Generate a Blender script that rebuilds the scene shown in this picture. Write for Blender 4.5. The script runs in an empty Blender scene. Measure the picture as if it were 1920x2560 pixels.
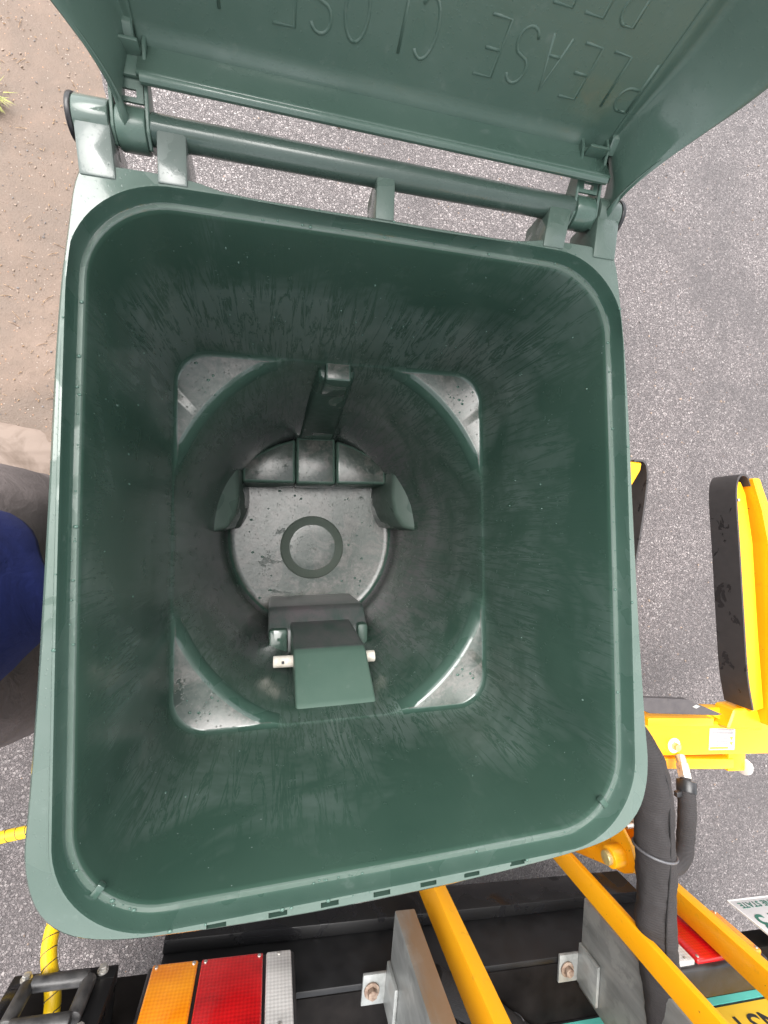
import bpy, bmesh, math, random
from mathutils import Vector, Matrix, Euler, noise

# ------------------------------------------------------------------ camera, world, sun, exposure
S = bpy.context.scene
COL = S.collection
R = math.radians
cam_d = bpy.data.cameras.new("camera")
cam = bpy.data.objects.new("camera", cam_d); COL.objects.link(cam)
cam.location = (-0.1138, 0.0136, 1.5070)
cam.rotation_euler = Euler((0.04339, -0.23825, -0.00552), 'XYZ')
cam_d.sensor_fit = 'HORIZONTAL'; cam_d.sensor_width = 36.0; cam_d.lens = 36.0 * 0.58
cam_d.clip_start = 0.01; cam_d.clip_end = 500
S.camera = cam
S.render.resolution_x, S.render.resolution_y = 768, 1024

W = bpy.data.worlds.new("World"); S.world = W; W.use_nodes = True
SUN_EL, SUN_AZ = 68.0, 118.0          # azimuth measured from +X towards +Y
nt = W.node_tree; nt.nodes.clear()
sky = nt.nodes.new("ShaderNodeTexSky"); sky.sky_type = 'NISHITA'; sky.sun_disc = False
sky.sun_elevation = R(SUN_EL); sky.sun_rotation = R(90 - SUN_AZ)
sky.air_density = 1.0; sky.dust_density = 3.5; sky.ozone_density = 1.0
hs = nt.nodes.new("ShaderNodeHueSaturation"); hs.inputs['Saturation'].default_value = 0.14
bg = nt.nodes.new("ShaderNodeBackground"); bg.inputs['Strength'].default_value = 0.15
wo = nt.nodes.new("ShaderNodeOutputWorld")
nt.links.new(sky.outputs[0], hs.inputs['Color']); nt.links.new(hs.outputs[0], bg.inputs[0]); nt.links.new(bg.outputs[0], wo.inputs[0])
sun_d = bpy.data.lights.new("sun", 'SUN'); sun_d.energy = 1.2; sun_d.angle = R(50); sun_d.color = (1, .96, .91)
sun = bpy.data.objects.new("sun", sun_d); COL.objects.link(sun)
sd = Vector((math.cos(R(SUN_EL)) * math.cos(R(SUN_AZ)), math.cos(R(SUN_EL)) * math.sin(R(SUN_AZ)), math.sin(R(SUN_EL))))
sun.rotation_euler = (-sd).to_track_quat('-Z', 'Y').to_euler()
S.view_settings.view_transform = 'Standard'; S.view_settings.look = 'None'
S.view_settings.gamma = 1.0; S.view_settings.use_curve_mapping = False
S.view_settings.exposure = 1.7
S.cycles.max_bounces = 7; S.cycles.diffuse_bounces = 4; S.cycles.glossy_bounces = 3; S.cycles.transmission_bounces = 4
S.cycles.caustics_reflective = False; S.cycles.caustics_refractive = False
random.seed(7)

# ------------------------------------------------------------------ helpers
def tag(o, label=None, cat=None, group=None, kind=None):
    if label: o["label"] = label
    if cat: o["category"] = cat
    if group: o["group"] = group
    if kind: o["kind"] = kind
    return o
def empty(name, loc=(0, 0, 0), rz=0.0, parent=None):
    o = bpy.data.objects.new(name, None); COL.objects.link(o)
    o.empty_display_size = .1; o.location = loc; o.rotation_euler = (0, 0, rz); o.parent = parent
    return o
def link(name, me, mat=None, parent=None, smooth=False, loc=None, rot=None):
    if mat is not None and not me.materials: me.materials.append(mat)
    if smooth is True:
        for p in me.polygons: p.use_smooth = True
    elif smooth:
        for p in me.polygons: p.use_smooth = True
        me.set_sharp_from_angle(angle=R(smooth))
    o = bpy.data.objects.new(name, me); COL.objects.link(o); o.parent = parent
    if loc is not None: o.location = loc
    if rot is not None: o.rotation_euler = rot
    return o
class MB:
    """collects simple shapes in one bmesh"""
    def __init__(s): s.bm = bmesh.new()
    def _merge(s, b, M=None):
        if M is not None: bmesh.ops.transform(b, matrix=M, verts=b.verts)
        me = bpy.data.meshes.new("t"); b.to_mesh(me); b.free(); s.bm.from_mesh(me); bpy.data.meshes.remove(me); return s
    def box(s, x0, x1, y0, y1, z0, z1, bev=0.0, seg=2, M=None):
        b = bmesh.new(); bmesh.ops.create_cube(b, size=1)
        for v in b.verts: v.co = Vector(((x0 + x1) / 2 + v.co.x * (x1 - x0), (y0 + y1) / 2 + v.co.y * (y1 - y0), (z0 + z1) / 2 + v.co.z * (z1 - z0)))
        if bev: bmesh.ops.bevel(b, geom=b.edges[:], offset=bev, segments=seg, profile=.5, affect='EDGES')
        return s._merge(b, M)
    def prism(s, pts, d0, d1, axis='z', bev=0.0, seg=2, M=None):
        """polygon pts extruded from d0 to d1 along axis; pts are the two other coordinates in order (x,y),(x,z) or (y,z)"""
        def P(p, d): return {'z': (p[0], p[1], d), 'y': (p[0], d, p[1]), 'x': (d, p[0], p[1])}[axis]
        b = bmesh.new()
        a = [b.verts.new(P(p, d0)) for p in pts]; c = [b.verts.new(P(p, d1)) for p in pts]
        n = len(pts); b.faces.new(a); b.faces.new(c[::-1])
        for i in range(n): b.faces.new((a[i], c[i], c[(i + 1) % n], a[(i + 1) % n]))
        bmesh.ops.recalc_face_normals(b, faces=b.faces)
        if bev: bmesh.ops.bevel(b, geom=b.edges[:], offset=bev, segments=seg, profile=.5, affect='EDGES')
        return s._merge(b, M)
    def hull(s, pts, bev=0.0, seg=2, M=None):
        b = bmesh.new()
        for p in pts: b.verts.new(p)
        bmesh.ops.convex_hull(b, input=b.verts[:]); bmesh.ops.dissolve_limit(b, angle_limit=R(2), verts=b.verts[:], edges=b.edges[:])
        bmesh.ops.recalc_face_normals(b, faces=b.faces)
        if bev: bmesh.ops.bevel(b, geom=b.edges[:], offset=bev, segments=seg, profile=.5, affect='EDGES')
        return s._merge(b, M)
    def cyl(s, p0, p1, r, n=20, bev=0.0, r1=None):
        p0, p1 = Vector(p0), Vector(p1); d = p1 - p0
        b = bmesh.new(); bmesh.ops.create_cone(b, cap_ends=True, segments=n, radius1=r, radius2=r if r1 is None else r1, depth=d.length)
        if bev: bmesh.ops.bevel(b, geom=[e for e in b.edges if len([f for f in e.link_faces if len(f.verts) > 4]) == 1], offset=bev, segments=2, profile=.5, affect='EDGES')
        return s._merge(b, Matrix.Translation((p0 + p1) / 2) @ d.to_track_quat('Z', 'Y').to_matrix().to_4x4())
    def tube(s, pts, rad, n=12, cap=True):
        pts = [Vector(p) for p in pts]; m = len(pts)
        rads = rad if isinstance(rad, (list, tuple)) else [rad] * m
        rings = []; up = None
        for i, p in enumerate(pts):
            t = (pts[min(i + 1, m - 1)] - pts[max(i - 1, 0)]).normalized()
            if up is None: up = t.orthogonal().normalized()
            up = (up - t * up.dot(t)).normalized(); w = t.cross(up)
            rings.append([s.bm.verts.new(p + (up * math.cos(2 * math.pi * k / n) + w * math.sin(2 * math.pi * k / n)) * rads[i]) for k in range(n)])
        for a, c in zip(rings, rings[1:]):
            for k in range(n): s.bm.faces.new((a[k], a[(k + 1) % n], c[(k + 1) % n], c[k]))
        if cap: s.bm.faces.new(rings[0][::-1]); s.bm.faces.new(rings[-1])
        return s
    def lathe(s, prof, c, n=48, axis='z'):
        c = Vector(c); rings = []
        for r, h in prof:
            ring = []
            for k in range(n):
                a = 2 * math.pi * k / n; u, v = r * math.cos(a), r * math.sin(a)
                ring.append(s.bm.verts.new(c + Vector({'z': (u, v, h), 'x': (h, u, v), 'y': (u, h, v)}[axis])))
            rings.append(ring)
        for a, b in zip(rings, rings[1:]):
            for k in range(n): s.bm.faces.new((a[k], a[(k + 1) % n], b[(k + 1) % n], b[k]))
        s.bm.faces.new(rings[-1])
        return s
    def quad(s, *p):
        s.bm.faces.new([s.bm.verts.new(q) for q in p]); return s
    def mesh(s, name):
        bmesh.ops.recalc_face_normals(s.bm, faces=s.bm.faces)
        me = bpy.data.meshes.new(name); s.bm.to_mesh(me); s.bm.free(); return me
    def build(s, name, mat, parent=None, smooth=30): return link(name, s.mesh(name), mat, parent, smooth)
def raw(name, V, F, mat, parent=None, smooth=False):
    me = bpy.data.meshes.new(name); me.from_pydata(V, [], F); me.update(); return link(name, me, mat, parent, smooth)
def spline(pts, n=8, closed=False):
    P = [Vector(p) for p in pts]; m = len(P); out = []
    rng = range(m if closed else m - 1)
    for i in rng:
        g = (lambda k: P[k % m]) if closed else (lambda k: P[max(0, min(m - 1, k))])
        p0, p1, p2, p3 = g(i - 1), g(i), g(i + 1), g(i + 2)
        for j in range(n):
            t = j / n
            out.append(.5 * ((2 * p1) + (p2 - p0) * t + (2 * p0 - 5 * p1 + 4 * p2 - p3) * t * t + (3 * p1 - p0 - 3 * p2 + p3) * t ** 3))
    if not closed: out.append(P[-1])
    return out
def sstep(a, b, x):
    t = max(0., min(1., (x - a) / (b - a))); return t * t * (3 - 2 * t)
def lerp(a, b, t): return a + (b - a) * t
_fontcache = {}
def text_mesh(body, size, depth=0.0006):
    cu = bpy.data.curves.new("t", 'FONT'); cu.body = body; cu.size = size; cu.align_x = 'CENTER'; cu.align_y = 'CENTER'; cu.extrude = depth; cu.resolution_u = 3
    o = bpy.data.objects.new("t", cu); COL.objects.link(o)
    me = bpy.data.meshes.new_from_object(o.evaluated_get(bpy.context.evaluated_depsgraph_get()))
    bpy.data.objects.remove(o); bpy.data.curves.remove(cu); return me

# ------------------------------------------------------------------ materials
class NG:
    def __init__(s, name):
        s.m = bpy.data.materials.new(name); s.m.use_nodes = True; s.t = s.m.node_tree
        s.b = s.t.nodes["Principled BSDF"]; s.tc = s.t.nodes.new("ShaderNodeTexCoord")
    def n(s, typ, **kw):
        k = s.t.nodes.new(typ)
        for a, v in kw.items(): setattr(k, a, v)
        return k
    def set(s, sock, v):
        if hasattr(v, 'is_output') or isinstance(v, bpy.types.NodeSocket): s.t.links.new(v, sock)
        else: sock.default_value = v
    def co(s, scale=(1, 1, 1), rot=(0, 0, 0), src='Object', loc=(0, 0, 0)):
        k = s.n("ShaderNodeMapping"); s.t.links.new(s.tc.outputs[src], k.inputs[0])
        k.inputs['Scale'].default_value = scale; k.inputs['Rotation'].default_value = rot; k.inputs['Location'].default_value = loc
        return k.outputs[0]
    def noise(s, vec, scale, detail=4, rough=.55, dist=0, out='Fac'):
        k = s.n("ShaderNodeTexNoise"); s.set(k.inputs['Vector'], vec); k.inputs['Scale'].default_value = scale
        k.inputs['Detail'].default_value = detail; k.inputs['Roughness'].default_value = rough; k.inputs['Distortion'].default_value = dist
        return k.outputs[out]
    def vor(s, vec, scale, feature='F1', out='Distance', rand=1.0):
        k = s.n("ShaderNodeTexVoronoi", feature=feature); s.set(k.inputs['Vector'], vec); k.inputs['Scale'].default_value = scale
        k.inputs['Randomness'].default_value = rand
        return k.outputs[out]
    def ramp(s, fac, stops, interp='LINEAR'):
        k = s.n("ShaderNodeValToRGB"); s.set(k.inputs[0], fac); e = k.color_ramp; e.interpolation = interp
        while len(e.elements) < len(stops): e.elements.new(.5)
        for el, (p, c) in zip(e.elements, stops):
            el.position = p; el.color = (c, c, c, 1) if isinstance(c, (int, float)) else (*c, 1)
        return k.outputs[0]
    def mix(s, f, a, b, mode='MIX'):
        k = s.n("ShaderNodeMix", data_type='RGBA', blend_type=mode)
        s.set(k.inputs[0], f)
        for i, v in ((6, a), (7, b)):
            if isinstance(v, tuple): k.inputs[i].default_value = (*v, 1)
            else: s.set(k.inputs[i], v)
        return k.outputs[2]
    def math(s, op, a, b=0.0, clamp=False):
        k = s.n("ShaderNodeMath", operation=op, use_clamp=clamp); s.set(k.inputs[0], a); s.set(k.inputs[1], b); return k.outputs[0]
    def sep(s, vec):
        k = s.n("ShaderNodeSeparateXYZ"); s.set(k.inputs[0], vec); return k.outputs
    def bump(s, h, strength=.3, dist=.002, normal=None):
        k = s.n("ShaderNodeBump"); s.set(k.inputs['Height'], h); k.inputs['Strength'].default_value = strength; k.inputs['Distance'].default_value = dist
        if normal is not None: s.set(k.inputs['Normal'], normal)
        return k.outputs[0]
    def fin(s, color=None, rough=None, metal=None, normal=None, **kw):
        if color is not None: s.set(s.b.inputs['Base Color'], (*color, 1) if isinstance(color, tuple) else color)
        if rough is not None: s.set(s.b.inputs['Roughness'], rough)
        if metal is not None: s.set(s.b.inputs['Metallic'], metal)
        if normal is not None: s.set(s.b.inputs['Normal'], normal)
        for k, v in kw.items(): s.set(s.b.inputs[k.replace('_', ' ')], v)
        return s.m

GREEN = (.034, .070, .054)
def mat_plastic(name, base=GREEN, light=(.056, .098, .078), wet_lo=.47, wet_hi=.50, wscale=9, film=.4, wr=.08):
    g = NG(name); c = g.co()
    n1 = g.noise(c, 5, 5, .6); n2 = g.noise(c, 60, 4, .6)
    wet = g.ramp(g.noise(c, wscale, 3, .5, .6), [(wet_lo, 0.), (wet_hi, 1.)])
    col = g.mix(g.ramp(n1, [(.35, 0.), (.7, 1.)]), base, light)
    col = g.mix(g.ramp(n2, [(.62, 0.), (.8, .35)]), col, (.16, .20, .18))
    rough = g.mix(wet, g.ramp(n2, [(.3, .40), (.7, .55)]), (wr, wr, wr))
    drops = g.ramp(g.vor(c, 210), [(.0, 1.), (.16, .8), (.2, 0.)])
    nb = g.bump(g.noise(c, 220, 3), .08, .0008)
    nb = g.bump(drops, .25, .0008, nb)
    return g.fin(col, rough, normal=nb, Specular_IOR_Level=.5, Coat_Weight=g.math('MULTIPLY', wet, film), Coat_Roughness=.04)
def mat_interior():
    """bin wall: matt green plastic with streaks of residue and water film, sky sheen painted in as grey"""
    g = NG("wet_streaked_green_plastic"); c = g.co(); x, y, z = g.sep(c)
    st = g.noise(g.co((62, 62, 5.5)), 1, 6, .66, .7)           # runs that follow the walls downwards
    zone = g.noise(c, 6.0, 4, .62, .6)
    riv = g.ramp(g.math('ABSOLUTE', g.math('SUBTRACT', st, .49)), [(.006, 0.), (.045, 1.)])      # clean dark rivulets that cut the film
    zb = g.ramp(z, [(.10, .46), (.45, .56), (.70, .54), (.84, .44), (1.0, .26)])
    back = g.math('MULTIPLY', g.ramp(y, [(.16, 0.), (.30, 1.)]), g.ramp(z, [(.70, 0.), (.80, .22), (.90, .16), (.97, 0.)]))
    tot = g.math('ADD', g.math('ADD', g.math('MULTIPLY', zone, .8), g.math('MULTIPLY', zb, .55)), g.math('MULTIPLY', back, .9))
    area = g.ramp(tot, [(.57, 0.), (.78, 1.)])
    film = g.math('MULTIPLY', area, riv)
    fl2 = g.noise(g.co((60, 60, 24)), 1, 4, .6, .4)
    film = g.math('MAXIMUM', film, g.math('MULTIPLY', g.ramp(fl2, [(.54, 0.), (.57, .9)]), g.math('MULTIPLY', g.ramp(back, [(.03, 0.), (.14, 1.)]), g.ramp(zone, [(.42, 0.), (.54, 1.)]))))
    low = g.ramp(z, [(.30, 1.), (.66, 0.)])                  # silt settled round the lower drum
    silt = g.math('MULTIPLY', low, g.ramp(g.math('ADD', g.math('MULTIPLY', st, .35), g.math('MULTIPLY', zone, .65)), [(.38, 0.), (.56, 1.)]))
    silt = g.math('MULTIPLY', silt, g.math('ADD', g.math('MULTIPLY', riv, .5), .5))
    base = g.mix(g.ramp(g.noise(c, 3, 4), [(.3, 0.), (.7, 1.)]), (.029, .064, .047), (.048, .090, .068))
    col = g.mix(g.math('MULTIPLY', film, .66), base, (.126, .166, .150))  # grey tint: residue plus sky reflection painted into the colour
    col = g.mix(g.math('MULTIPLY', silt, .85), col, (.125, .112, .122))
    spk = g.ramp(g.vor(c, 62), [(.035, 1.), (.06, 0.)])
    spk = g.math('MULTIPLY', spk, g.ramp(g.noise(c, 14, 2), [(.46, 0.), (.54, 1.)]))
    col = g.mix(g.math('MULTIPLY', spk, .6), col, (.28, .34, .32))
    rough = g.mix(film, g.ramp(g.noise(c, 30, 4), [(.3, .17), (.7, .30)]), (.16, .16, .16))
    nb = g.bump(st, .22, .002)
    return g.fin(col, rough, normal=nb)
def mat_pool(name="silt_and_sky_sheen_floor"):
    """level surfaces inside the bin: silt made paler to paint in the sky reflected on the water"""
    g = NG(name); c = g.co()
    a = g.noise(c, 9, 6, .62, .7); b = g.noise(c, 75, 5, .7, .3)
    m = g.ramp(a, [(.36, 0.), (.375, 1.)])
    silt = g.mix(g.ramp(b, [(.34, 0.), (.66, 1.)]), (.058, .067, .058), (.135, .134, .121))  # pale tone is part silt, part painted sky reflection
    gr = g.mix(g.ramp(b, [(.35, 0.), (.7, 1.)]), (.036, .056, .045), (.072, .088, .075))
    film = g.mix(g.ramp(g.noise(c, 15, 5, .65, 1.0), [(.46, 0.), (.56, 1.)]), gr, silt)
    col = g.mix(m, (.018, .034, .026), film)
    rim = g.ramp(a, [(.36, 0.), (.37, 1.), (.385, 0.)])
    bub = g.vor(c, 150); bid = g.sep(g.vor(c, 150, out='Color'))
    pop = g.math('MULTIPLY', g.ramp(bub, [(.10, 0.), (.16, 1.), (.24, 0.)]), g.ramp(bid[0], [(.62, 0.), (.66, 1.)]))
    col = g.mix(g.math('MULTIPLY', pop, .6), col, (.16, .16, .15))
    h = g.math('ADD', g.math('ADD', g.math('MULTIPLY', m, .5), g.math('MULTIPLY', rim, .5)), g.math('ADD', g.math('MULTIPLY', pop, .7), g.math('MULTIPLY', b, .5)))
    nb = g.bump(h, .34, .0014)
    return g.fin(col, g.mix(m, (.34, .34, .34), g.ramp(b, [(.3, .12), (.7, .26)])), normal=nb, Specular_IOR_Level=.45)
def mat_grime():
    g = NG("grimy_green_plastic"); c = g.co(); n1 = g.noise(g.co((1, 1, .4)), 26, 6, .65, .4); n2 = g.noise(c, 7, 4)
    m = g.ramp(g.math('ADD', g.math('MULTIPLY', n1, .5), g.math('MULTIPLY', n2, .5)), [(.38, 0.), (.6, 1.)])
    col = g.mix(m, (.035, .065, .055), (.105, .095, .10))
    col = g.mix(g.ramp(g.vor(c, 140), [(.08, .9), (.14, 0.)]), col, (.02, .02, .02))
    return g.fin(col, .34, normal=g.bump(n1, .3, .002))
def mat_yellow():
    g = NG("yellow_powder_coat"); c = g.co(); n = g.noise(c, 6, 4)
    col = g.mix(g.ramp(n, [(.3, 0.), (.7, 1.)]), (.91, .385, .005), (.95, .435, .007))
    dirt = g.ramp(g.noise(c, 38, 6, .7), [(.60, 0.), (.74, .5)])
    col = g.mix(dirt, col, (.42, .21, .03))
    chip = g.ramp(g.noise(c, 85, 3, .5), [(.735, 0.), (.75, .9)])
    col = g.mix(chip, col, (.10, .06, .03))
    return g.fin(col, g.ramp(n, [(.3, .30), (.7, .42)]), normal=g.bump(g.noise(c, 260, 3), .10, .001), Coat_Weight=.15)
def mat_simple(name, col, col2=None, rough=.5, scale=30, bump=.15, metal=0.0, bd=.001, **kw):
    g = NG(name); c = g.co(); n = g.noise(c, scale, 5, .6)
    cc = g.mix(g.ramp(n, [(.35, 0.), (.68, 1.)]), col, col2 or tuple(v * 1.35 for v in col))
    return g.fin(cc, g.ramp(n, [(.3, max(.03, rough - .08)), (.7, rough + .08)]), metal, g.bump(g.noise(c, scale * 6, 3), bump, bd), **kw)
def mat_blackpaint():
    g = NG("wet_black_paint"); c = g.co()
    wet = g.ramp(g.noise(c, 10, 4, .55, .6), [(.50, 0.), (.525, 1.)])
    col = g.mix(wet, (.006, .006, .0065), (.010, .010, .011))
    col = g.mix(g.ramp(g.noise(c, 70, 4), [(.68, 0.), (.77, .5)]), col, (.06, .06, .06))
    return g.fin(col, g.mix(wet, (.50, .50, .50), (.16, .16, .16)), normal=g.bump(wet, .2, .0008), Specular_IOR_Level=.32)
def mat_galv(brown):
    g = NG("galvanised_steel_brown" if brown else "galvanised_steel"); c = g.co()
    sp = g.ramp(g.sep(g.vor(c, 55, out='Color'))[0], [(0., (.22, .23, .225)), (1., (.42, .43, .42))]); n = g.noise(g.co((1, 1, .15)), 40, 5, .6)
    col = g.mix(.25, g.mix(g.ramp(n, [(.3, 0.), (.7, 1.)]), (.20, .21, .20), (.40, .41, .40)), g.mix(.5, sp, (.3, .31, .3)))
    col = g.mix(g.ramp(g.noise(c, 16, 5, .6, .3), [(.54, 0.), (.6, .45)]), col, (.46, .47, .45))
    if brown: col = g.mix(g.ramp(g.noise(g.co((1, 1, .3)), 13, 6, .65), [(.30, .15), (.55, .85)]), col, (.33, .19, .09))  # brown mottle mixed over the grey steel
    return g.fin(col, .38, .35, g.bump(n, .15, .001))
def mat_rubber(): 
    g = NG("black_rubber"); c = g.co(); wet = g.ramp(g.noise(g.co((1, 1, 1.4)), 17, 5, .6, .8), [(.60, 0.), (.63, 1.)])
    col = g.mix(g.noise(c, 60, 4), (.030, .026, .026), (.052, .046, .045)); col = g.mix(wet, col, (.024, .021, .021))
    return g.fin(col, g.mix(wet, (.55, .55, .55), (.25, .25, .25)), normal=g.bump(g.noise(c, 300, 2), .1, .0006))
def mat_fabric(name, col, freq, axis=2, rough=.85, wr=.25, sheen=.0):
    g = NG(name); c = g.co(); w = g.n("ShaderNodeTexWave", wave_type='BANDS', bands_direction='XYZ'[axis])
    g.set(w.inputs['Vector'], c); w.inputs['Scale'].default_value = freq; w.inputs['Distortion'].default_value = .6; w.inputs['Detail'].default_value = 2
    n = g.noise(c, 9, 5, .6)
    cc = g.mix(g.ramp(n, [(.3, 0.), (.7, 1.)]), tuple(v * .75 for v in col), tuple(v * 1.25 for v in col))
    cc = g.mix(g.math('MULTIPLY', w.outputs[1], .35), cc, tuple(v * .45 for v in col))
    nb = g.bump(w.outputs[1], .35, .001); nb = g.bump(g.noise(c, 16, 4, .6, .6), wr, .012, nb)
    return g.fin(cc, rough, normal=nb, Sheen_Weight=sheen)
def mat_lens(name, c1, c2, emit=None):
    g = NG(name); c = g.co(); x, y, z = g.sep(c)
    gx = g.math('SINE', g.math('MULTIPLY', x, 900)); gz = g.math('SINE', g.math('MULTIPLY', z, 900))
    h = g.math('MULTIPLY', g.math('ADD', gx, gz), .25)
    pat = g.ramp(g.math('ADD', h, .5), [(.15, 0.), (.85, 1.)])
    big = g.noise(g.co((9, 9, 13)), 1, 3)
    col = g.mix(g.ramp(g.math('ADD', g.math('MULTIPLY', pat, .16), g.math('MULTIPLY', big, .84)), [(.25, 0.), (.7, 1.)]), c1, c2)
    return g.fin(col, .16, normal=g.bump(h, .18, .0012), Coat_Weight=1.0, Coat_Roughness=.04, Subsurface_Weight=.0)
def mat_asphalt():
    g = NG("wet_chip_asphalt"); c = g.co()
    wv = g.mix(.012, c, g.noise(c, 60, 2, out='Color'))
    v1 = g.vor(wv, 140, out='Distance'); e1 = g.vor(wv, 140, 'DISTANCE_TO_EDGE'); id1 = g.vor(wv, 140, out='Color')
    e2 = g.vor(wv, 240, 'DISTANCE_TO_EDGE'); id2 = g.vor(wv, 240, out='Color')
    s1 = g.sep(id1); s2 = g.sep(id2)
    st = [(0.0, (.092, .078, .077)), (.35, (.155, .133, .131)), (.62, (.200, .172, .169)), (.86, (.25, .218, .213)), (1.0, (.30, .27, .26))]
    a = g.ramp(s1[0], st); b = g.ramp(s2[1], st)
    usebig = g.ramp(s1[2], [(.45, 0.), (.5, 1.)], 'LINEAR')
    col = g.mix(usebig, b, a)
    edge = g.mix(usebig, g.ramp(e2, [(.03, 0.), (.2, 1.)]), g.ramp(e1, [(.03, 0.), (.16, 1.)]))
    col = g.mix(edge, (.050, .042, .042), col)
    col = g.mix(g.ramp(g.vor(c, 19), [(.035, .8), (.05, 0.)]), col, (.30, .15, .07))
    big = g.noise(c, 2.3, 5, .6, .3)
    col = g.mix(g.ramp(big, [(.36, .55), (.60, 0.)]), col, (.062, .054, .054))
    h = g.math('MULTIPLY', edge, g.math('ADD', s1[1], .35))
    nb = g.bump(h, .6, .003)
    return g.fin(col, g.ramp(s2[0], [(0., .22), (1., .6)]), normal=nb)
def mat_dirt():
    g = NG("damp_sandy_soil"); c = g.co()
    n1 = g.noise(c, 3.2, 5, .6, .5); n2 = g.noise(c, 40, 6, .7); n3 = g.noise(c, 190, 4, .7)
    col = g.mix(g.ramp(n1, [(.38, 0.), (.62, 1.)]), (.105, .069, .047), (.205, .148, .115))
    col = g.mix(g.ramp(n2, [(.35, .35), (.7, 0.)]), col, (.12, .085, .06))
    s = g.vor(c, 150); sid = g.sep(g.vor(c, 150, out='Color'))
    peb = g.math('MULTIPLY', g.ramp(s, [(.22, 1.), (.34, 0.)]), g.ramp(sid[0], [(.86, 0.), (.90, 1.)]))
    col = g.mix(peb, col, g.ramp(sid[1], [(0., (.34, .29, .25)), (.5, (.28, .21, .17)), (.8, (.46, .24, .13)), (1., (.10, .08, .07))]))
    h = g.math('ADD', g.math('MULTIPLY', n3, .5), g.math('ADD', g.math('MULTIPLY', n2, .8), g.math('MULTIPLY', peb, .5)))
    return g.fin(col, g.ramp(n1, [(.4, .5), (.6, .75)]), normal=g.bump(h, .55, .006))
def mat_concrete():
    g = NG("pale_worn_concrete"); c = g.co(); n1 = g.noise(c, 5, 6, .65, 1.0); n2 = g.noise(c, 90, 4, .6)
    col = g.mix(g.ramp(n1, [(.40, 0.), (.56, 1.)]), (.105, .072, .052), (.185, .138, .110))
    return g.fin(col, .7, normal=g.bump(g.math('ADD', n1, g.math('MULTIPLY', n2, .3)), .4, .004))

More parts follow.
